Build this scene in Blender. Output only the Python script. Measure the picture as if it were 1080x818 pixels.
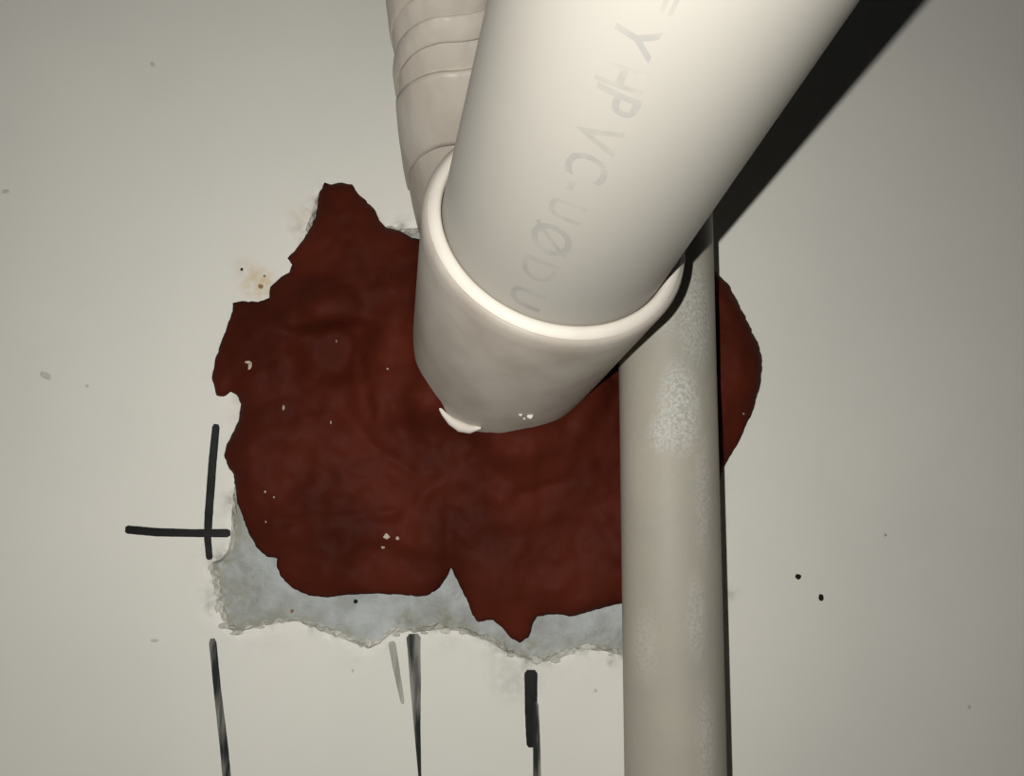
import bpy, bmesh, math, random
import numpy as np
from mathutils import Vector, Matrix, noise
from mathutils.geometry import delaunay_2d_cdt

random.seed(7)
for o in list(bpy.data.objects): bpy.data.objects.remove(o)
SC = bpy.context.scene
COL = SC.collection
MM = 0.001

# ------------------------------------------------------------------ camera
F_PX, CX, CY = 830.0, 540.0, 409.0
PITCH = math.radians(5.5); YAW = math.radians(-4.0)
WALL_D = 0.222                      # distance to the wall along the view axis
ROT = Matrix.Rotation(YAW, 3, 'Z')
RIGHT = ROT @ Vector((1, 0, 0))
UP = ROT @ Vector((0, -math.sin(PITCH), math.cos(PITCH)))
FWD = ROT @ Vector((0, math.cos(PITCH), math.sin(PITCH)))
CAM = -WALL_D * FWD
cd = bpy.data.cameras.new('camera'); cam = bpy.data.objects.new('camera', cd); COL.objects.link(cam)
cam.location = CAM; cam.rotation_euler = (math.pi / 2 + PITCH, 0, YAW)
cd.sensor_fit = 'HORIZONTAL'; cd.sensor_width = 36; cd.lens = F_PX / 1080 * 36
cd.clip_start = 0.005; cd.clip_end = 20
SC.camera = cam

# ------------------------------------------------------------------ world, flash, exposure
w = bpy.data.worlds.new('dark_room'); SC.world = w; w.use_nodes = True
w.node_tree.nodes['Background'].inputs[0].default_value = (0.9, 0.95, 1, 1)
w.node_tree.nodes['Background'].inputs[1].default_value = 0.007
ld = bpy.data.lights.new('phone_flash', 'POINT'); lamp = bpy.data.objects.new('phone_flash', ld); COL.objects.link(lamp)
ld.energy = 1.26; ld.color = (1.0, 0.985, 0.945); ld.shadow_soft_size = 0.0012
lamp.location = CAM + RIGHT * -0.0155 + UP * 0.001
SC.view_settings.view_transform = 'Standard'; SC.view_settings.look = 'None'
SC.view_settings.gamma = 1; SC.view_settings.exposure = 0.0; SC.view_settings.use_curve_mapping = False

# ------------------------------------------------------------------ helpers
def C2W(v): return CAM + RIGHT * v[0] + UP * v[1] + FWD * v[2]
def D2W(v): return RIGHT * v[0] + UP * v[1] + FWD * v[2]
def ray(x, y): return D2W(((x - CX) / F_PX, -(y - CY) / F_PX, 1.0))
def on_wall(x, y, h=0.0):
    """point of the wall plane (raised h metres towards the room) seen at this spot"""
    r = ray(x, y); return CAM + r * ((-h - CAM.y) / r.y)

def srgb(r, g, b):
    f = lambda c: (c / 255 / 12.92) if c / 255 <= .04045 else ((c / 255 + .055) / 1.055) ** 2.4
    return (f(r), f(g), f(b), 1)

def mat(name, c1, c2=None, scale=40, rough=0.6, spec=0.3, bump=0.0, bscale=300, detail=4, lo=.35, hi=.65, stretch=None, dist=0.001, attr=None, ascale=420, alo=.3, ahi=.6):
    m = bpy.data.materials.new(name); m.use_nodes = True
    nt = m.node_tree; N = nt.nodes; L = nt.links; b = N['Principled BSDF']
    b.inputs['Roughness'].default_value = rough; b.inputs['Specular IOR Level'].default_value = spec
    tc = N.new('ShaderNodeTexCoord'); src = tc.outputs['Object']
    if stretch:
        mp = N.new('ShaderNodeMapping'); mp.inputs['Scale'].default_value = stretch; L.new(src, mp.inputs[0]); src = mp.outputs[0]
    if c2 is None:
        b.inputs['Base Color'].default_value = c1; out = None
    else:
        n = N.new('ShaderNodeTexNoise'); n.inputs['Scale'].default_value = scale; n.inputs['Detail'].default_value = detail; L.new(src, n.inputs['Vector'])
        r = N.new('ShaderNodeValToRGB'); r.color_ramp.elements[0].position = lo; r.color_ramp.elements[1].position = hi
        r.color_ramp.elements[0].color = c1; r.color_ramp.elements[1].color = c2
        L.new(n.outputs['Fac'], r.inputs[0]); out = r.outputs[0]
        for an, ac in (attr or []):
            a = N.new('ShaderNodeAttribute'); a.attribute_name = an
            n3 = N.new('ShaderNodeTexNoise'); n3.inputs['Scale'].default_value = ascale; n3.inputs['Detail'].default_value = 3; L.new(src, n3.inputs['Vector'])
            mr = N.new('ShaderNodeMapRange'); mr.inputs[1].default_value = alo; mr.inputs[2].default_value = ahi; L.new(n3.outputs['Fac'], mr.inputs[0])
            mu = N.new('ShaderNodeMath'); mu.operation = 'MULTIPLY'; L.new(a.outputs['Fac'], mu.inputs[0]); L.new(mr.outputs[0], mu.inputs[1])
            mx = N.new('ShaderNodeMixRGB'); mx.inputs[2].default_value = ac; L.new(mu.outputs[0], mx.inputs[0]); L.new(out, mx.inputs[1]); out = mx.outputs[0]
        L.new(out, b.inputs['Base Color'])
    if bump:
        n2 = N.new('ShaderNodeTexNoise'); n2.inputs['Scale'].default_value = bscale; n2.inputs['Detail'].default_value = 5; L.new(tc.outputs['Object'], n2.inputs['Vector'])
        bp = N.new('ShaderNodeBump'); bp.inputs['Strength'].default_value = bump; bp.inputs['Distance'].default_value = dist
        L.new(n2.outputs['Fac'], bp.inputs['Height']); L.new(bp.outputs[0], b.inputs['Normal'])
    return m

def mesh_obj(name, verts, faces, material, parent=None, smooth=False):
    me = bpy.data.meshes.new(name); me.from_pydata([tuple(v) for v in verts], [], faces); me.update()
    bm = bmesh.new(); bm.from_mesh(me); bmesh.ops.recalc_face_normals(bm, faces=bm.faces); bm.to_mesh(me); bm.free()
    if smooth: me.polygons.foreach_set('use_smooth', [True] * len(me.polygons))
    o = bpy.data.objects.new(name, me); COL.objects.link(o)
    if material: me.materials.append(material)
    if parent: o.parent = parent
    return o

def tag(o, label=None, cat=None, group=None, kind=None):
    if label: o['label'] = label
    if cat: o['category'] = cat
    if group: o['group'] = group
    if kind: o['kind'] = kind
    return o

def empty(name, loc=(0, 0, 0)):
    e = bpy.data.objects.new(name, None); e.empty_display_size = .01; e.location = loc; COL.objects.link(e); return e

def keep_parent(child, par):
    child.parent = par; child.matrix_parent_inverse = Matrix.Translation(-Vector(par.location))

def frame_of(d):
    d = d.normalized(); a = Vector((1, 0, 0)); u = (a - d * a.dot(d)).normalized(); v = d.cross(u); return d, u, v

def revolve(origin, d, profile, n=96, closed=True):
    """profile: (s along axis, radius) pairs -> verts, faces (closed profile loop)"""
    d, u, v = frame_of(d); V = []; Fc = []
    m = len(profile)
    for s, r in profile:
        for k in range(n):
            a = 2 * math.pi * k / n; V.append(origin + d * s + (u * math.cos(a) + v * math.sin(a)) * r)
    for i in range(m if closed else m - 1):
        j = (i + 1) % m
        for k in range(n):
            k2 = (k + 1) % n; Fc.append((i * n + k, i * n + k2, j * n + k2, j * n + k))
    return V, Fc

def fbm(x, y, sc, seed=0.0, oct=3):
    return noise.fractal(Vector((x * sc + seed, y * sc - seed * .7, seed * 1.3)), 1.0, 2.0, oct)

def resample(pts, step, jitter=0.0, seed=1):
    rnd = random.Random(seed); out = []
    n = len(pts)
    for i in range(n):
        a = np.array(pts[i], float); b = np.array(pts[(i + 1) % n], float); L = np.linalg.norm(b - a); k = max(1, int(round(L / step)))
        for q in range(k):
            p = a + (b - a) * q / k
            t = (b - a) / max(L, 1e-6); nrm = np.array([-t[1], t[0]])
            p = p + nrm * rnd.gauss(0, 1) * jitter * (1 if q else .4)
            out.append(p)
    return np.array(out)

def smooth_closed(pts, it=1):
    p = np.array(pts, float)
    for _ in range(it): p = .5 * p + .25 * (np.roll(p, 1, 0) + np.roll(p, -1, 0))
    return p

def inside(poly, P):
    x, y = P[:, 0], P[:, 1]; c = np.zeros(len(P), bool); n = len(poly)
    for i in range(n):
        x1, y1 = poly[i]; x2, y2 = poly[(i + 1) % n]
        k = ((y1 > y) != (y2 > y)); 
        if y1 != y2: c ^= k & (x < (x2 - x1) * (y - y1) / (y2 - y1) + x1)
    return c

def dist_poly(poly, P):
    D = np.full(len(P), 1e9); n = len(poly)
    for i in range(n):
        a = poly[i]; b = poly[(i + 1) % n]; ab = b - a; t = np.clip(((P - a) @ ab) / max(ab @ ab, 1e-12), 0, 1)
        D = np.minimum(D, np.hypot(*(P - (a + t[:, None] * ab)).T))
    return D

# ------------------------------------------------------------------ materials
M_wall = mat('painted_wall', srgb(243, 240, 230), srgb(238, 236, 226), scale=18, rough=.62, spec=.25, bump=.12, bscale=160, dist=.0006,
             attr=[('dust', srgb(250, 247, 238)), ('grey_dust', srgb(168, 168, 160)), ('tan', srgb(222, 196, 150))])
M_break = mat('broken_plaster', srgb(232, 229, 218), srgb(184, 182, 172), scale=160, rough=.95, spec=.1, bump=.8, bscale=700)
M_cement = mat('grey_cement', srgb(196, 200, 199), srgb(172, 175, 172), scale=170, rough=.95, spec=.1, bump=.55, bscale=900, detail=6, dist=.0008,
               attr=[('tan', srgb(150, 148, 130))])
M_clay = mat('red_clay', srgb(90, 37, 24), srgb(68, 27, 17), scale=38, rough=.6, spec=.06, bump=.12, bscale=260, detail=5)
M_chip = mat('plaster_glint_chip', srgb(210, 196, 180), srgb(170, 150, 135), scale=500, rough=.9, spec=.2)
M_pipe = mat('white_pvc', srgb(180, 175, 166), srgb(176, 172, 163), scale=12, rough=.42, spec=.35, bump=.05, bscale=90)
M_coup = mat('white_pvc_coupling', srgb(198, 190, 178), srgb(178, 168, 156), scale=65, rough=.5, spec=.35, bump=.1, bscale=200)
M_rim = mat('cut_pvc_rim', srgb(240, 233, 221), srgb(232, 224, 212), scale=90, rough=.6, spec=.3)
M_ink = mat('faded_grey_print', srgb(164, 160, 152), srgb(176, 172, 162), scale=260, rough=.6, spec=.2)
M_ink2 = mat('faded_grey_print_dark', srgb(160, 157, 152), srgb(174, 170, 161), scale=260, rough=.6, spec=.2)
M_cond = mat('grey_conduit', srgb(186, 178, 163), srgb(172, 168, 155), scale=30, rough=.55, spec=.3, bump=.12, bscale=500, attr=[('scuff', srgb(210, 211, 204))], ascale=1300, alo=.36, ahi=.66)
M_scuff = mat('conduit_scuff', srgb(196, 194, 184), srgb(178, 172, 158), scale=420, rough=.8, spec=.2, bump=.4, bscale=900)
M_tape = mat('white_tape', srgb(194, 186, 174), srgb(180, 171, 158), scale=70, rough=.45, spec=.35, bump=.25, bscale=130, stretch=(1, 1, .5))
M_pen = mat('black_marker', srgb(22, 22, 20), srgb(34, 34, 32), scale=300, rough=.5, spec=.3)
M_dry = mat('dry_black_marker', srgb(44, 45, 44), srgb(170, 169, 161), scale=380, rough=.6, spec=.2, lo=.40, hi=.66, stretch=(1, 1, .12))
M_pale = mat('pale_marker', srgb(160, 160, 150), srgb(212, 209, 199), scale=380, rough=.6, spec=.2, stretch=(1, 1, .12))
M_speck = mat('dark_speck', srgb(34, 34, 28), srgb(24, 24, 20), rough=.8)
M_speck2 = mat('faint_speck', srgb(205, 201, 190), srgb(214, 210, 200), scale=600, rough=.8)
M_brown = mat('brown_speck', srgb(150, 112, 80), srgb(170, 130, 96), scale=600, rough=.8)

# ------------------------------------------------------------------ wall with the broken hole
HOLE_PX = [(250, 500), (247, 515), (245, 535), (243, 560), (241, 578), (236, 586), (224, 593), (221, 602), (226, 626), (231, 646), (239, 663),
           (250, 668), (270, 662), (290, 658), (312, 655), (335, 664), (365, 675), (388, 685), (400, 679), (413, 668), (428, 666), (445, 666), (470, 664), (490, 667),
           (520, 679), (536, 690), (556, 697), (575, 698), (592, 694), (608, 686), (635, 686), (660, 692), (705, 690), (738, 650), (750, 560), (748, 470),
           (750, 380), (744, 320), (715, 270), (600, 240), (500, 236), (437, 240), (424, 240), (413, 238), (396, 240), (376, 224), (356, 214),
           (344, 204), (335, 205), (331, 216), (328, 228), (324, 238), (322, 262), (312, 292), (300, 322), (262, 332), (245, 372), (240, 396), (262, 428), (258, 462), (252, 485)]
def to_xz(px): return np.array([[*(lambda p: (p.x, p.z))(on_wall(x, y))] for x, y in px])
hole = to_xz(resample(HOLE_PX, 4.0, .6, 3))
rng = np.random.default_rng(5)

WX, WZ = 1.0, 0.9
gx = np.arange(-.10, .085, .0017); gz = np.arange(-.105, .09, .0017)
G = np.array(np.meshgrid(gx, gz)).reshape(2, -1).T + rng.normal(0, .0002, (len(gx) * len(gz), 2))
dh = dist_poly(hole, G); ih = inside(hole, G)
G = G[(~ih) & (dh > .0009) & (dh < .022)]
outer = [(-WX, -WZ), (WX, -WZ), (WX, WZ), (-WX, WZ)]
pts = [Vector(p) for p in outer] + [Vector(p) for p in hole] + [Vector(p) for p in G]
nh = len(hole)
edges = [(i, (i + 1) % 4) for i in range(4)] + [(4 + i, 4 + (i + 1) % nh) for i in range(nh)]
vo, eo, fo, *_ = delaunay_2d_cdt(pts, edges, [], 0, 1e-7)
A = np.array([(v.x, v.y) for v in vo]); fo = [tuple(f) for f in fo]
cen = np.array([A[list(f)].mean(0) for f in fo]); keep = ~inside(hole, cen)
dA = dist_poly(hole, A)
Vw = []
for (x, z), d in zip(A, dA):
    y = 0.0
    if d < .012: y = -.00012 * fbm(x, z, 260, 2.0) * math.exp(-d / .006)
    if d < .0006: y += .00025
    Vw.append(Vector((x, y, z)))
Fw = [f for f, k in zip(fo, keep) if k]
# back sheet and slab edge
b0 = len(Vw); TH = .012
Vw += [Vector((x, TH + .02, z)) for x, z in outer]
idx_outer = [int(np.argmin(np.hypot(A[:, 0] - x, A[:, 1] - z))) for x, z in outer]
for i in range(4): Fw.append((idx_outer[i], idx_outer[(i + 1) % 4], b0 + (i + 1) % 4, b0 + i))
Fw.append((b0, b0 + 1, b0 + 2, b0 + 3))
wall = mesh_obj('wall_back', Vw, Fw, M_wall)
tag(wall, 'off-white painted wall with a broken hole around the pipes', 'wall', kind='structure')
def px_xz(x, y): p = on_wall(x, y); return np.array([p.x, p.z])
def blob(co, px, r_mm, soft=1.0):
    c = px_xz(*px); return np.clip(1.0 - (np.hypot(co[:, 0] - c[0], co[:, 1] - c[1]) / (r_mm * MM)) ** 2, 0, 1) ** soft
Wc = np.array([(v.co.x, v.co.z) for v in wall.data.vertices]); Dw = dist_poly(hole, Wc)
at = wall.data.attributes.new('dust', 'FLOAT', 'POINT')
dust = np.exp(-Dw / .0022) * np.array([np.clip(.5 + 1.2 * fbm(x, z, 130, 4), 0, 1) for x, z in Wc])
dust = np.maximum(dust, .95 * blob(Wc, (226, 645), 5)); dust = np.maximum(dust, .6 * blob(Wc, (322, 250), 5))
at.data.foreach_set('value', np.clip(dust, 0, 1))
at = wall.data.attributes.new('grey_dust', 'FLOAT', 'POINT')
gd = .95 * np.exp(-Dw / .0020) * np.array([np.clip(.1 + 1.6 * fbm(x, z, 190, 9), 0, 1) for x, z in Wc])
gd = np.maximum(gd, .8 * blob(Wc, (223, 640), 2.2)); gd = np.maximum(gd, .6 * blob(Wc, (770, 626), 2.0)); gd = np.maximum(gd, .9 * blob(Wc, (645, 697), 2.0)); gd = np.maximum(gd, .5 * blob(Wc, (316, 242), 3)); gd = np.maximum(gd, .35*blob(Wc,(545,712),9)*(Wc[:,1]<px_xz(0,690)[1]))
at.data.foreach_set('value', np.clip(gd, 0, 1))
at = wall.data.attributes.new('tan', 'FLOAT', 'POINT')
tan = np.maximum(.8 * blob(Wc, (272, 298), 5.5, .8), .35 * blob(Wc, (258, 283), 4)); tan = np.maximum(tan, .3 * blob(Wc, (318, 230), 5))
at.data.foreach_set('value', np.clip(tan, 0, 1))

# torn edge of the hole: rings going in from the paint to the cement
def shrink(poly, d):
    t = np.roll(poly, -1, 0) - np.roll(poly, 1, 0); t /= np.maximum(np.linalg.norm(t, axis=1), 1e-9)[:, None]
    n = np.stack([-t[:, 1], t[:, 0]], 1); c = poly + n * 1e-4
    if inside(poly, c).mean() < .5: n = -n
    return poly + n * d[:, None]
rings = [np.column_stack([hole[:, 0], np.full(nh, .00025), hole[:, 1]])]
for dep, ins in ((.0009, .0003), (.0020, .0008), (.0055, .0016)):
    dd = ins * (1 + .35 * rng.normal(size=nh)).clip(.2, 2)
    p = shrink(hole, dd); rings.append(np.column_stack([p[:, 0], dep * (1 + .25 * rng.normal(size=nh)), p[:, 1]]))
Vb = [Vector(r) for R_ in rings for r in R_]
Fb = [(i * nh + k, i * nh + (k + 1) % nh, (i + 1) * nh + (k + 1) % nh, (i + 1) * nh + k) for i in range(3) for k in range(nh)]
edge = mesh_obj('broken_edge', Vb, Fb, M_break, wall); tag(edge, 'crumbling chipped plaster edge around the hole')

# exposed cement inside the hole
bedp = shrink(hole, np.full(nh, -.003)); lo = bedp.min(0); hi = bedp.max(0)
xs = np.arange(lo[0], hi[0], .0011); zs = np.arange(lo[1], hi[1], .0011)
nx, nz = len(xs), len(zs); Vc = []
for z in zs:
    for x in xs:
        y = .0024 + .0011 * fbm(x, z, 55, 1.0) + .0006 * fbm(x, z, 210, 5.0, 4) - .0002 * noise.noise(Vector((x * 1300, z * 1300, 0)))
        Vc.append(Vector((x, max(y, .0006), z)))
Pc = np.array([(v.x, v.z) for v in Vc])
# rough ridge on the left and a raised lump under the dry pen mark
for px, r, hgt in (((236, 625), 5, .0012), ((255, 655), 4, .0009), ((480, 655), 5, .0012), ((430, 655), 4, .001), ((560, 690), 5, .0012)):
    b = blob(Pc, px, r)
    for i in np.nonzero(b)[0]: Vc[i].y -= hgt * b[i] * (1 + .6 * fbm(Pc[i][0], Pc[i][1], 400, 8))
for v in Vc: v.y = max(v.y, .0004)
near = inside(bedp, Pc)
Fc = []
for j in range(nz - 1):
    for i in range(nx - 1):
        q = (j * nx + i, j * nx + i + 1, (j + 1) * nx + i + 1, (j + 1) * nx + i)
        if near[list(q)].any(): Fc.append(q)
used = sorted({i for f in Fc for i in f}); remap = {u: k for k, u in enumerate(used)}
Vc2 = [Vc[u] for u in used]; Fc = [tuple(remap[i] for i in f) for f in Fc]
# outside the opening the bed dives behind the paint
P2 = np.array([(v.x, v.z) for v in Vc2]); out2 = ~inside(hole, P2)
for v, o_ in zip(Vc2, out2):
    if o_: v.y = max(v.y, .0022)
cem = mesh_obj('exposed_cement', Vc2, Fc, M_cement, wall, smooth=True); tag(cem, 'rough blue-grey cement bared inside the hole')
at = cem.data.attributes.new('tan', 'FLOAT', 'POINT')
P3 = np.array([(v.co.x, v.co.z) for v in cem.data.vertices]); D3 = dist_poly(hole, P3)
tn = .85 * np.exp(-D3 / .0035) * np.array([np.clip(.55 + 1.2 * fbm(x, z, 160, 3), 0, 1) for x, z in P3])  # olive tint inside the hole edge paints in the shaded slope
tn = np.maximum(tn, .9 * blob(P3, (430, 656), 4)); tn = np.maximum(tn, .5 * blob(P3, (250, 625), 9, .6)); tn = np.maximum(tn, np.exp(-D3 / .004) * np.clip((px_xz(330, 600)[0] - P3[:, 0]) / .01, 0, 1)); tn = np.maximum(tn, .9 * blob(P3, (470, 658), 5)); tn = np.maximum(tn, .8 * blob(P3, (560, 690), 5)); tn = np.maximum(tn, .7 * blob(P3, (232, 620), 4)); tn = np.maximum(tn, .6 * blob(P3, (478, 660), 4))
at.data.foreach_set('value', np.clip(tn, 0, 1))

def lump(name, px, r_mm, h, material, parent, seed, sx=1.0, sz=1.0, base=0.0, center=None, rot=0.0):
    """small irregular flattened lump lying on the wall plane (or at a given point)"""
    bm = bmesh.new(); bmesh.ops.create_icosphere(bm, subdivisions=1 if 'crumb' in name or 'chip' in name else 2, radius=1)
    c = center if center is not None else on_wall(*px, base)
    for v in bm.verts:
        k = 1 + (.7 if 'crumb' in name or 'chip' in name else .28) * noise.noise(v.co * 1.7 + Vector((seed, seed * 2.1, 0)))
        x, z = v.co.x * r_mm * MM * sx * k, v.co.z * r_mm * MM * sz * k
        x, z = x * math.cos(rot) - z * math.sin(rot), x * math.sin(rot) + z * math.cos(rot)
        v.co = c + Vector((x, v.co.y * h * k, z))
    me = bpy.data.meshes.new(name); bm.to_mesh(me); bm.free(); me.materials.append(material)
    o = bpy.data.objects.new(name, me); COL.objects.link(o)
    if parent: o.parent = parent
    return o

# crumbs of plaster along the torn edge
for i, (x, y, r, sx, sz) in enumerate([(223, 598, .9, 1, 1.2), (229, 640, 1.0, .8, 1.4), (236, 660, 1.2, 1.2, .8), (250, 667, 1.1, 1.5, .6), (275, 661, .9, 1.6, .6),
                                       (418, 669, .9, 1.3, .8), (448, 667, .8, 1.5, .7), (470, 666, 1.0, 1.6, .7), (488, 667, .9, 1.4, .6), (540, 690, .9, 1.5, .7), (566, 697, 1.2, 1.6, .7),
                                       (586, 696, 1.1, 1.5, .8), (604, 688, .8, 1.3, .7), (645, 690, .8, 1.4, .6), (333, 218, .8, .7, 1.3), (328, 232, 1.0, .8, 1.2), (419, 241, .7, 1.5, .6), (430, 243, .8, 1.4, .7)]):
    lump('plaster_crumb', (x, y), r, .00035, M_break, wall, i * 3.7, sx, sz)

# ------------------------------------------------------------------ pen marks and specks on the wall
def stroke(name, P, W, material, label, h=.00012):
    n = len(P); q = []
    for i in range(n - 1):
        for t in np.linspace(0, 1, 12, endpoint=False): q.append(tuple(np.array([*P[i], W[i]]) * (1 - t) + np.array([*P[i + 1], W[i + 1]]) * t))
    q.append((*P[-1], W[-1])); V = []; Fc = []
    q = np.array(q); q[:, :2] = np.vstack([q[:1, :2], .25 * q[:-2, :2] + .5 * q[1:-1, :2] + .25 * q[2:, :2], q[-1:, :2]])
    for i, (x, y, ww) in enumerate(q):
        a = q[max(i - 1, 0)]; b = q[min(i + 1, len(q) - 1)]; t = (b - a)[:2]; t = t / np.linalg.norm(t); nn = np.array([-t[1], t[0]])
        e = 1.0
        if i == 0 or i == len(q) - 1: e = .6
        e *= 1 + .06 * noise.noise(Vector((i * .8, x * .1, y * .1)))
        for s, hh in ((-.5, 0), (-.42, h), (.42, h), (.5, 0)): V.append(on_wall(x + nn[0] * ww * e * s, y + nn[1] * ww * e * s, hh))
    for i in range(len(q) - 1):
        for k in range(3): Fc.append((4 * i + k, 4 * i + k + 1, 4 * i + 5 + k, 4 * i + 4 + k))
    o = mesh_obj(name, V, Fc, material, wall); tag(o, label); return o
stroke('pen_mark', [(228, 447), (224, 490), (220, 545), (219, 568), (221, 590)], [8, 9, 9, 8, 7], M_pen, 'upright black marker stroke of the cross left of the clay')
stroke('pen_mark', [(132, 558), (165, 561), (205, 562), (243, 562)], [9, 9, 8.5, 9], M_pen, 'level black marker stroke of the cross left of the clay', .00016)
stroke('pen_mark', [(224, 673), (229, 725), (236, 785), (242, 850)], [8, 8, 9, 9], M_dry, 'leftmost dry marker line running down below the hole')
stroke('pen_mark', [(436, 668), (438, 715), (440, 765), (443, 822)], [15, 12, 7, 3], M_dry, 'tapering dry marker line below the hole')
stroke('pen_mark', [(413, 676), (418, 705), (425, 742)], [8, 7, 4], M_pale, 'faint grey marker smear below the hole')
stroke('pen_mark', [(560, 706), (560, 750), (561, 788)], [14, 13, 11], M_pen, 'broad black marker line below the hole')
stroke('pen_mark', [(565, 740), (566, 790), (567, 850)], [6, 8, 9], M_dry, 'narrow lower end of the broad marker line', .00015)
for i, (x, y, r, m, sx, sz, rot) in enumerate([(842, 608, .85, M_speck, 1.1, .9, -.5), (866, 630, .85, M_speck, .95, 1.1, .4), (933, 564, .5, M_speck2, 1, 1, 0), (934, 564, .28, M_speck, 1, 1, 0),
                                               (255, 284, .45, M_speck, .9, 1.1, 0), (275, 302, .7, M_brown, 1, 1, 0), (279, 291, .4, M_brown, 1, 1, 0), (48, 396, 1.3, M_speck2, 1.3, .7, -.5),
                                               (92, 407, .5, M_speck2, 1, 1, 0), (163, 675, .8, M_speck2, 1.4, .6, 0), (6, 202, .8, M_speck2, 1.3, .8, 0), (628, 728, .5, M_speck2, 1, 1, 0), (1022, 745, .6, M_speck2, 1, 1, 0),
                                               (372, 707, .4, M_speck2, .7, 1.4, 0), (161, 68, .7, M_speck2, .8, 1.2, .6)]):
    lump('speck', (x, y), r, .00012, m, wall, i * 5.1, sx, sz, rot=rot)
lump('speck', (375, 634), .6, .0006, M_speck, wall, 91, base=-.0016)
lump('speck', (308, 644), .5, .0006, M_brown, wall, 97, base=-.0016)

# ------------------------------------------------------------------ pipe geometry shared by several things
PSC = 1.03
PIPE_X = Vector((38.306, 90.861, 55.660)) * MM * PSC          # a point of the pipe axis in the camera's frame
PIPE_D = Vector((-.221566, -.439756, .870358))
P_O = C2W(PIPE_X); P_D = D2W(PIPE_D).normalized(); R_PIPE = .025 * PSC
def s_at_depth(z): return (z - PIPE_X.z) / PIPE_D.z
S_RIM = s_at_depth(.1660 * PSC)
rim_c = P_O + P_D * S_RIM
S_WALL = (0 - P_O.y) / P_D.y
def cyl_hit(x, y, O, D, R):
    r = ray(x, y).normalized(); d = D.normalized(); w0 = CAM - O
    a = r - d * r.dot(d); b = w0 - d * w0.dot(d)
    A_, B_, C_ = a.dot(a), 2 * a.dot(b), b.dot(b) - R * R; disc = B_ * B_ - 4 * A_ * C_
    t = (-B_ - math.sqrt(max(disc, 0))) / (2 * A_); p = CAM + r * t; _, u, v = frame_of(D); q = p - O
    return q.dot(d), math.atan2(q.dot(v), q.dot(u)), p

# ------------------------------------------------------------------ clay
CLAY_PX = [(342, 192), (349, 194), (360, 192), (371, 194), (377, 203), (386, 211), (396, 222), (400, 232), (408, 240), (420, 243), (434, 250), (470, 258), (560, 262), (690, 262),
           (740, 276), (758, 289), (769, 300), (779, 320), (789, 342), (799, 364), (803, 381), (801, 404), (794, 431), (781, 462), (765, 491), (745, 540), (720, 600), (690, 628),
           (652, 637), (638, 640), (622, 645), (611, 648), (600, 650), (590, 648), (578, 648), (566, 650), (561, 660), (557, 672), (548, 678), (538, 672), (530, 662), (520, 654), (512, 654),
           (504, 656), (498, 648), (493, 634), (486, 620), (480, 608), (475, 598), (472, 606), (463, 620), (450, 628), (440, 629), (420, 627), (395, 626), (370, 627), (345, 630), (325, 628), (308, 620), (296, 608),
           (291, 597), (292, 589), (281, 587), (271, 578), (262, 562), (256, 545), (250, 530), (248, 512), (246, 500), (240, 491), (236, 480), (239, 468), (246, 455), (252, 441),
           (254, 426), (249, 416), (243, 413), (235, 418), (228, 417), (226, 408), (223, 398), (227, 377), (235, 355), (245, 328), (245, 319), (255, 317), (272, 318), (284, 314), (285, 302), (296, 292),
           (305, 287), (308, 279), (303, 272), (312, 262), (321, 250), (327, 240), (332, 230), (335, 215), (336, 204)]
clay_poly_px = resample(CLAY_PX, 3.2, .3, 11)
clay = np.array([[p.x, p.z] for p in (on_wall(x, y, .0008) for x, y in clay_poly_px)])
ncl = len(clay); lo = clay.min(0); hi = clay.max(0)
st = .00105
GX, GZ = np.meshgrid(np.arange(lo[0], hi[0], st), np.arange(lo[1], hi[1], st)); GZ = GZ
Gp = np.stack([GX.ravel(), GZ.ravel()], 1) + rng.normal(0, st * .12, (GX.size, 2))
k = inside(clay, Gp); Gp = Gp[k]; dG = dist_poly(clay, Gp); Gp = Gp[dG > .0005]
pts = [Vector(p) for p in clay] + [Vector(p) for p in Gp]
vo, eo, fo, *_ = delaunay_2d_cdt(pts, [(i, (i + 1) % ncl) for i in range(ncl)], [], 1, 1e-7)
A = np.array([(v.x, v.y) for v in vo]); dA = dist_poly(clay, A)
cx_ = np.array([A[list(f)].mean(0) for f in fo]); kf = inside(clay, cx_)
def gauss(px, rx, rz, rot=0.0):
    c = px_xz(*px); q = A - c; cr, sr = math.cos(rot), math.sin(rot)
    u = q[:, 0] * cr + q[:, 1] * sr; v = -q[:, 0] * sr + q[:, 1] * cr
    return np.exp(-(u / (rx * MM)) ** 2 - (v / (rz * MM)) ** 2)
def seg_d(p0, p1):
    a, b = px_xz(*p0), px_xz(*p1); ab = b - a; t = np.clip(((A - a) @ ab) / (ab @ ab), 0, 1); return np.hypot(*(A - a - t[:, None] * ab).T)
inhole = inside(hole, A)
H = .5 + 2.6 * (1 - np.exp(-dA / .0028)) + 1.6 * (1 - np.exp(-dA / .012))
N1 = np.array([fbm(x, z, 48, 3.3) for x, z in A]); N2 = np.array([fbm(x, z, 150, 6.1) for x, z in A]); N3 = np.array([fbm(x, z, 420, 1.1) for x, z in A])
fade = 1 - np.exp(-dA / .004)
H += fade * (2.6 * N1 + .85 * N2 + .14 * N3)
zc = px_xz(345, 346)
lip = 1 / (1 + np.exp(-(A[:, 1] - zc[1] - .0012 * np.sin((A[:, 0] - zc[0]) / .006)) / .0004))          # sharp fold above the dent
H += 5.5 * gauss((345, 325), 10, 7) * lip + (-8.5) * gauss((355, 366), 8.5, 9) * (1 - lip) + 2.0 * gauss((408, 375), 4, 12) + 1.5 * gauss((305, 370), 4, 10)
H += -1.6 * gauss((330, 400), 3, 9, .2) + 1.4 * gauss((395, 420), 4, 12, .35) + 1.6 * gauss((415, 330), 5, 14)
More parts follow.
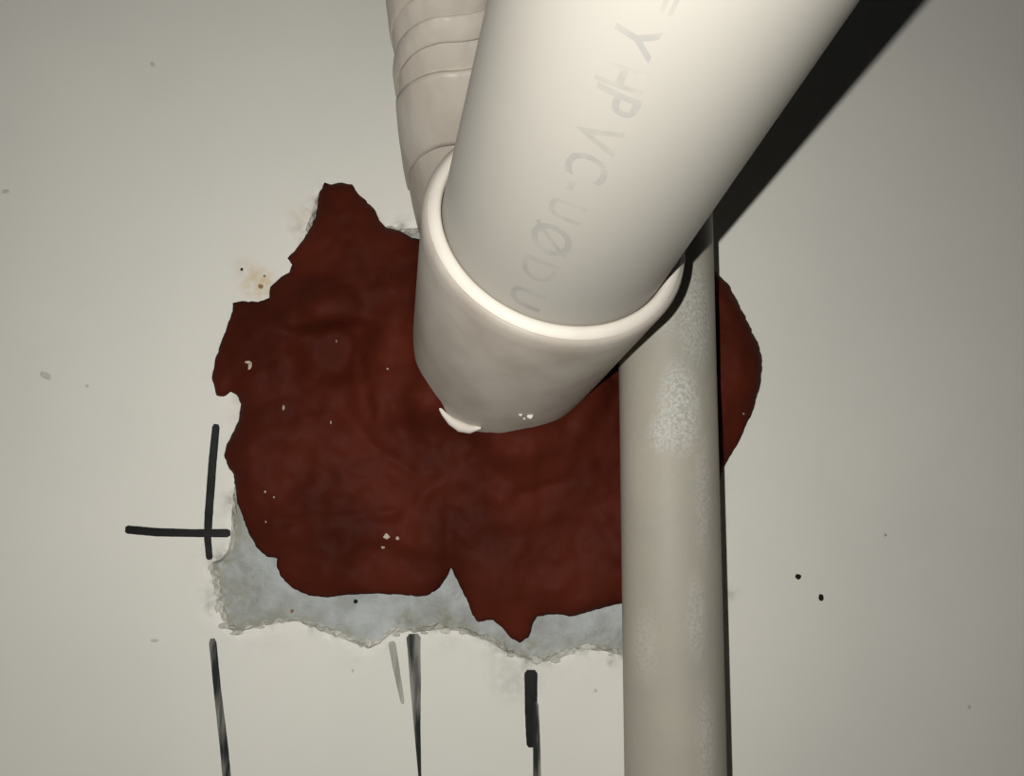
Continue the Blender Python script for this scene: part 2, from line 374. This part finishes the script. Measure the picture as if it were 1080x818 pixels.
H += -.7 * np.exp(-(seg_d((474, 598), (474, 540)) / .0016) ** 2) * fade
H += -1.1 * np.exp(-(seg_d((395, 470), (440, 500)) / .0015) ** 2) + -.9 * np.exp(-(seg_d((395, 440), (380, 380)) / .0014) ** 2)
H += -.9 * np.exp(-(seg_d((300, 548), (420, 540)) / .0012) ** 2) + 1.2 * gauss((420, 565), 10, 5) + 1.5 * gauss((280, 480), 6, 12)
H += -1.0 * np.exp(-(seg_d((545, 520), (600, 505)) / .0015) ** 2) + 1.4 * gauss((555, 490), 10, 4, -.3) + 2.0 * gauss((620, 430), 4, 10, -.5)
H += 2.0 * gauss((780, 390), 7, 14)
H += 4.5 * gauss((447, 432), 5, 6, .6) + 4.5 * gauss((545, 474), 14, 5, .25) + 2.5 * gauss((620, 420), 6, 8, -.6)
cc = P_O + P_D * (S_WALL - .010); dc = np.hypot(A[:, 0] - cc.x, A[:, 1] - cc.z) - .0250                      # squeezed up around the coupling
H += 9.0 * np.exp(-np.clip(dc, 0, None) / .0055) * fade
H = np.maximum(H, np.where(dA > .01, -.8, .35))
Vk = [Vector((x, -h * MM, z)) for (x, z), h in zip(A, H)]
Fk = [tuple(f) for f, q in zip(fo, kf) if q]
# boundary skirt, undercut a little, down into the hole
bidx = [int(np.argmin(np.hypot(A[:, 0] - p[0], A[:, 1] - p[1]))) for p in clay]
sk = shrink(clay, np.full(ncl, .0004)); b0 = len(Vk)
Vk += [Vector((p[0], .0045, p[1])) for p in sk]
for i in range(ncl):
    j = (i + 1) % ncl
    if bidx[i] != bidx[j]: Fk.append((bidx[i], bidx[j], b0 + j, b0 + i))
root = empty('sealing_clay', on_wall(500, 450))
tag(root, 'dark red-brown sealing clay pressed into the hole around the pipes', 'sealing clay')
cl = mesh_obj('clay_mass', Vk, Fk, M_clay, None, smooth=True); keep_parent(cl, root)
def clay_h(x, y):
    p = px_xz(x, y); return H[int(np.argmin(np.hypot(A[:, 0] - p[0], A[:, 1] - p[1])))] * MM
for i, (x, y, r, sx, sz) in enumerate([(266, 389, 1.5, .7, 1.4), (262, 382, .9, 1.2, .7), (280, 518, .6, 1, 1), (289, 524, .35, 1, 1), (408, 565, .95, 1.1, .8), (420, 567, .8, 1, 1), (404, 577, .5, 1, 1),
                                       (355, 360, .35, .7, 1.4), (409, 389, .4, 1, 1), (299, 430, .45, .8, 1.4), (281, 550, .35, .8, 1.2), (798, 377, .4, 1, 1), (784, 436, .35, 1, 1), (397, 374, .35, .6, 1.8), (349, 445, .35, .7, 1.5)]):
    h = clay_h(x, y); o = lump('plaster_glint_chip', (x, y), r, .0004, M_chip, None, i * 2.3, sx, sz, base=h); keep_parent(o, root)  # stuck plaster, plus pale bits standing in for highlights on the clay

# ------------------------------------------------------------------ wrapped pipe bundle behind the coupling
def cpt(x, y, z): return C2W(Vector(((x - CX) / F_PX * z, -(y - CY) / F_PX * z, z)))
B0 = cpt(487, 232, .221); B1 = cpt(472, 0, .178); B_D = (B1 - B0).normalized(); R_B = .0128
bd, bu, bv = frame_of(B_D)
root = empty('wrapped_pipe', B0); tag(root, 'pipe wrapped in overlapping off-white tape rising behind the white coupling', 'wrapped pipe')
V, Fc = revolve(B0, B_D, [(-.006, .0095), (-.006, .0118), (.26, .0118), (.26, .0095)], 64)
o = mesh_obj('pipe_core', V, Fc, M_tape, None, True); keep_parent(o, root)
def tape(s_lo, s_hi, k_lo, k_hi, r_lo, r_hi, seed):
    """one turn of tape between two slanting edges; angle measured from the left-hand side towards the viewer"""
    n, m = 120, 14; V = []; Fc = []
    sgn = 1
    for i in range(n):
        a = 2 * math.pi * i / n
        ph = a if a < math.pi else 2 * math.pi - a            # rises round the front, falls round the back
        gg = math.sin(min(ph, math.pi / 2)); e0 = s_lo + k_lo * gg; e1 = s_hi + k_hi * gg
        dirv = -bu * math.cos(a) + FRONT * math.sin(a)
        for j in range(m):
            t = j / (m - 1); s = e0 + (e1 - e0) * t
            rr = r_lo + (r_hi - r_lo) * t + .00035 * math.sin(math.pi * t) + .00022 * fbm(a * .05, s, 60, seed) + .0001 * fbm(math.cos(a) * .03, s + math.sin(a) * .02, 240, seed)
            if j in (0, m - 1): rr -= .00012
            V.append(B0 + bd * s + dirv * rr)
    for j in range(m):                                            # inner skin so that the tape has a thickness at its edges
        pass
    base = len(V)
    for i in range(n):
        for j in (0, m - 1):
            v = V[i * m + j]; ax = B0 + bd * (v - B0).dot(bd); V.append(ax + (v - ax) * (.0116 / (v - ax).length))
    for i in range(n):
        i2 = (i + 1) % n
        for j in range(m - 1): Fc.append((i * m + j, i2 * m + j, i2 * m + j + 1, i * m + j + 1))
        Fc.append((i * m, base + 2 * i, base + 2 * i2, i2 * m)); Fc.append((i * m + m - 1, i2 * m + m - 1, base + 2 * i2 + 1, base + 2 * i + 1))
    o = mesh_obj('tape_wrap', V, Fc, M_tape, None, True); keep_parent(o, root)
    o.data.polygons.foreach_set('use_smooth', [len(p.vertices) == 4 and p.index % (m + 1) < m - 1 for p in o.data.polygons])
    return o
tocam = (CAM - (B0 + B_D * .03)); FRONT = (tocam - bd * tocam.dot(bd)); FRONT = (FRONT - bu * FRONT.dot(bu)).normalized()
def edge_fit(p, q):
    """edge of tape through two spots on the bundle -> height at the left side and slope"""
    out = []
    for x, y in (p, q):
        _, _, P = cyl_hit(x, y, B0, B_D, R_B); v = P - B0; s = v.dot(bd); out.append((s, math.sin(min(max(math.atan2(v.dot(FRONT), -v.dot(bu)), 0), math.pi / 2))))
    (s0, a0), (s1, a1) = out; kk = (s1 - s0) / (a1 - a0); return s0 - kk * a0, kk
L1 = edge_fit((434, 190), (476, 151)); L2 = edge_fit((424, 106), (480, 73)); L3 = edge_fit((428, 70), (486, 42)); L4 = edge_fit((424, 48), (490, 19)); L5 = edge_fit((424, 14), (444, -4))
print('tape edges', L1, L2, L3, L4, L5)
tape(-.004, L1[0] + .003, 0, L1[1], R_B - .0008, R_B + .0007, 1)
tape(L1[0], L2[0], L1[1], L2[1], R_B + .0013, R_B + .0014, 2)
tape(L2[0] - .002, L3[0] + .002, L2[1], L3[1], R_B + .0001, R_B + .0002, 3)
tape(L3[0], L4[0] + .001, L3[1], L4[1], R_B + .0013, R_B + .0008, 4)
tape(L4[0] , L5[0] + .002, L4[1], L5[1], R_B + .0002, R_B + .0004, 5)
s = L5[0]
for i in range(7):
    tape(s, s + .022, L5[1], L5[1], R_B + .0009, R_B + .0003, 6 + i); s += .019

# ------------------------------------------------------------------ conduit
def fit_cyl(l, r, R):
    def pl(a, b):
        q = ray(*a).cross(ray(*b)).normalized(); return q
    nl, nr = pl(*l), pl(*r); m = ray(*l[0]) + ray(*r[0])
    if nl.dot(m) < 0: nl = -nl
    if nr.dot(m) < 0: nr = -nr
    d = nl.cross(nr).normalized(); Mx = Matrix((nl, nr, d)); return CAM + Mx.inverted() @ Vector((R, R, 0)), d
R_C = .0128
cax = [on_wall(704, 409, .0152), on_wall(712, 818, .0152)]
c_mid = cax[0]; cdv = (cax[1] - cax[0]); cdv = Vector((cdv.x, 0, cdv.z)).normalized()
if cdv.z < 0: cdv = -cdv
c0 = c_mid - cdv * .8
root = empty('conduit', c0); tag(root, 'grey round conduit running straight up the wall beside the clay', 'conduit')
Lc = 1.6; prof_o = [(float(q), R_C) for q in sorted(set(np.round(np.concatenate([np.linspace(0, Lc, 41), np.arange(.68, .92, .0012)]), 5)))]
V, Fc = revolve(c0, cdv, prof_o + [(Lc, R_C - .0016), (0, R_C - .0016)], 64)
o = mesh_obj('conduit_tube', V, Fc, M_cond, None, True); keep_parent(o, root)
at = o.data.attributes.new('scuff', 'FLOAT', 'POINT'); va = np.array([tuple(v.co) for v in o.data.vertices]); sc_ = np.zeros(len(va))
for x, y, rx, rz, a in ((718, 430, 6, 13, 1), (735, 330, 6, 16, .7), (700, 455, 4, 6, .9), (742, 520, 3, 18, .5), (705, 320, 6, 9, .5), (735, 650, 3, 12, .45), (680, 680, 3, 10, .35), (745, 780, 3, 14, .5)):
    _, _, p = cyl_hit(x, y, c0, cdv, R_C)
    sc_ = np.maximum(sc_, a * np.clip(1.15 - ((va[:, 0] - p.x) / (rx * MM)) ** 2 - ((va[:, 1] - p.y) / (8 * MM)) ** 2 - ((va[:, 2] - p.z) / (rz * MM)) ** 2, 0, 1))
at.data.foreach_set('value', sc_)
_d = (P_O - c0) - cdv * (P_O - c0).dot(cdv); _n = P_D.cross(cdv).normalized(); print('coupling to conduit gap mm', abs((P_O - c0).dot(_n)) * 1000 - R_C * 1000)
# ------------------------------------------------------------------ coupling
root = empty('pipe_coupling', P_O + P_D * S_WALL)
tag(root, 'short white plastic coupling with a bright rim, set in red clay', 'pipe coupling')
Lb = S_WALL - S_RIM + .012
def bent(V):
    return V
r0, r1 = .0290 * PSC, .0240 * PSC
prof = [(.0010, r0 - .0009), (.0016, r0 - .0003), (.0026, r0)] + [(.0026 + (Lb - .0026) * t, r0 + (r1 - r0) * t) for t in np.linspace(.05, 1, 14)] + [(Lb, .0220), (.042, .0220), (.040, R_PIPE + .0002), (.0010, R_PIPE + .0002)]
V, Fc = revolve(rim_c, P_D, prof, 128)
o = mesh_obj('coupling_body', V, Fc, M_coup, None, True); keep_parent(o, root)
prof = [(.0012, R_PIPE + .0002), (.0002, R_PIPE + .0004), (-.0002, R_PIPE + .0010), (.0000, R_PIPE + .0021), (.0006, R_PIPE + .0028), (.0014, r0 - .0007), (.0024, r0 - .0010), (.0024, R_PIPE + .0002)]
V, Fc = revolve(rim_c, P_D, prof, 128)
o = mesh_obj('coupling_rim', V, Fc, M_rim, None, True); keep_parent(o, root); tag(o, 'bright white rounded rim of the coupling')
# white lip showing at the foot of the coupling
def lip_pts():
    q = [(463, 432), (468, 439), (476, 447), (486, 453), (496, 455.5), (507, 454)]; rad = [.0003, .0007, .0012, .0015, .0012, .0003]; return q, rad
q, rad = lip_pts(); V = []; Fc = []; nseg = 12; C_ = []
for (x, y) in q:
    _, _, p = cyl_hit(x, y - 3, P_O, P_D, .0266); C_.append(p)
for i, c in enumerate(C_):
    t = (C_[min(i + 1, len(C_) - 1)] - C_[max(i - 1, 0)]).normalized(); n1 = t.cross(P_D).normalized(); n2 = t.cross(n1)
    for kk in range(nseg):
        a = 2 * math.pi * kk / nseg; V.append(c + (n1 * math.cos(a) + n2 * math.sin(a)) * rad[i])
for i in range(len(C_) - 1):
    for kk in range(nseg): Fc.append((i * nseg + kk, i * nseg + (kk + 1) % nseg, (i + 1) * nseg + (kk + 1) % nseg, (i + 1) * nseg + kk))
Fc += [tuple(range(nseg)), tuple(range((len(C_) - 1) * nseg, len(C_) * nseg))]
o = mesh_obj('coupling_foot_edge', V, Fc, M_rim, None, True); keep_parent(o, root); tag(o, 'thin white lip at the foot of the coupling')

for x, y, r in ((559, 437, .8), (549, 436, .45), (553, 441, .35)):  # small white lumps standing in for a glint low on the coupling
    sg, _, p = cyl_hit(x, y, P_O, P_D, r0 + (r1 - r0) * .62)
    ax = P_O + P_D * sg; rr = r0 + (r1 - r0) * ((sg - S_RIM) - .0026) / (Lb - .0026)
    o = lump('glint_spot', None, r, .0003, M_rim, None, x * .1, center=ax + (p - ax).normalized() * rr); keep_parent(o, root)

# ------------------------------------------------------------------ pipe
root = empty('drain_pipe', P_O + P_D * S_RIM)
tag(root, 'large smooth white plastic pipe with faded grey lettering, slanting towards the viewer', 'pipe')
S_END = -.105; s_in = S_RIM + .030
prof = [(S_END + (s_in - S_END) * t, R_PIPE) for t in np.linspace(0, 1, 40)] + [(s_in, R_PIPE - .0024), (S_END, R_PIPE - .0024)]
V, Fc = revolve(P_O, P_D, prof, 160)
pipe = mesh_obj('pipe_tube', V, Fc, M_pipe, None, True); keep_parent(pipe, root)

# lettering: each character is bent onto the pipe
pd, pu, pv = frame_of(P_D)
def put_text(ch, foot, head, material, width=1.0, name='letter'):
    """character standing across the pipe; foot and head are the middle of its bottom and top"""
    s0, a0, _ = cyl_hit(*foot, P_O, P_D, R_PIPE); s1, a1, _ = cyl_hit(*head, P_O, P_D, R_PIPE)
    cu = bpy.data.curves.new('t', 'FONT'); cu.body = ch; cu.align_x = 'CENTER'; cu.size = 1; cu.resolution_u = 3; cu.offset = .012
    ob = bpy.data.objects.new('t', cu); COL.objects.link(ob)
    dg = bpy.context.evaluated_depsgraph_get(); me = bpy.data.meshes.new_from_object(ob.evaluated_get(dg)); bpy.data.objects.remove(ob); bpy.data.curves.remove(cu)
    bm = bmesh.new(); bm.from_mesh(me); bpy.data.meshes.remove(me)
    bmesh.ops.triangulate(bm, faces=bm.faces)
    for _ in range(2): bmesh.ops.subdivide_edges(bm, edges=[e for e in bm.edges if e.calc_length() > .08], cuts=1); bmesh.ops.triangulate(bm, faces=bm.faces)
    ys = [v.co.y for v in bm.verts]; y0, y1 = min(ys), max(ys); ymax = .729
    da = a1 - a0
    hgt = abs(da) * R_PIPE / ymax
    for v in bm.verts:
        fx, fy = v.co.x * hgt * width, v.co.y / ymax
        a = a0 + da * fy; s_ = s0 + (s1 - s0) * fy + fx
        v.co = P_O + pd * s_ + (pu * math.cos(a) + pv * math.sin(a)) * (R_PIPE + .00004)
    me = bpy.data.meshes.new(name); bm.to_mesh(me); bm.free(); me.materials.append(material)
    o = bpy.data.objects.new(name, me); COL.objects.link(o); keep_parent(o, root); return o
put_text('=', (690, 0), (722, 12), M_ink, .9)
put_text('Y', (650, 27), (693, 52), M_ink2, .9)
put_text('H', (632, 72), (684, 90), M_ink, .62)
put_text('P', (628, 96), (676, 117), M_ink2, .85)
put_text('V', (610, 134), (655, 154), M_ink, .85)
put_text('C', (599, 166), (643, 186), M_ink2, .85)
put_text('-', (590, 190), (630, 207), M_ink, .8)
put_text('U', (580, 214), (617, 230), M_ink, .85)
put_text('Ø', (562, 243), (604, 262), M_ink2, 1.0)
put_text('D', (551, 276), (588, 292), M_ink, 1.0)
put_text('U', (540, 306), (574, 322), M_ink2, 1.0)
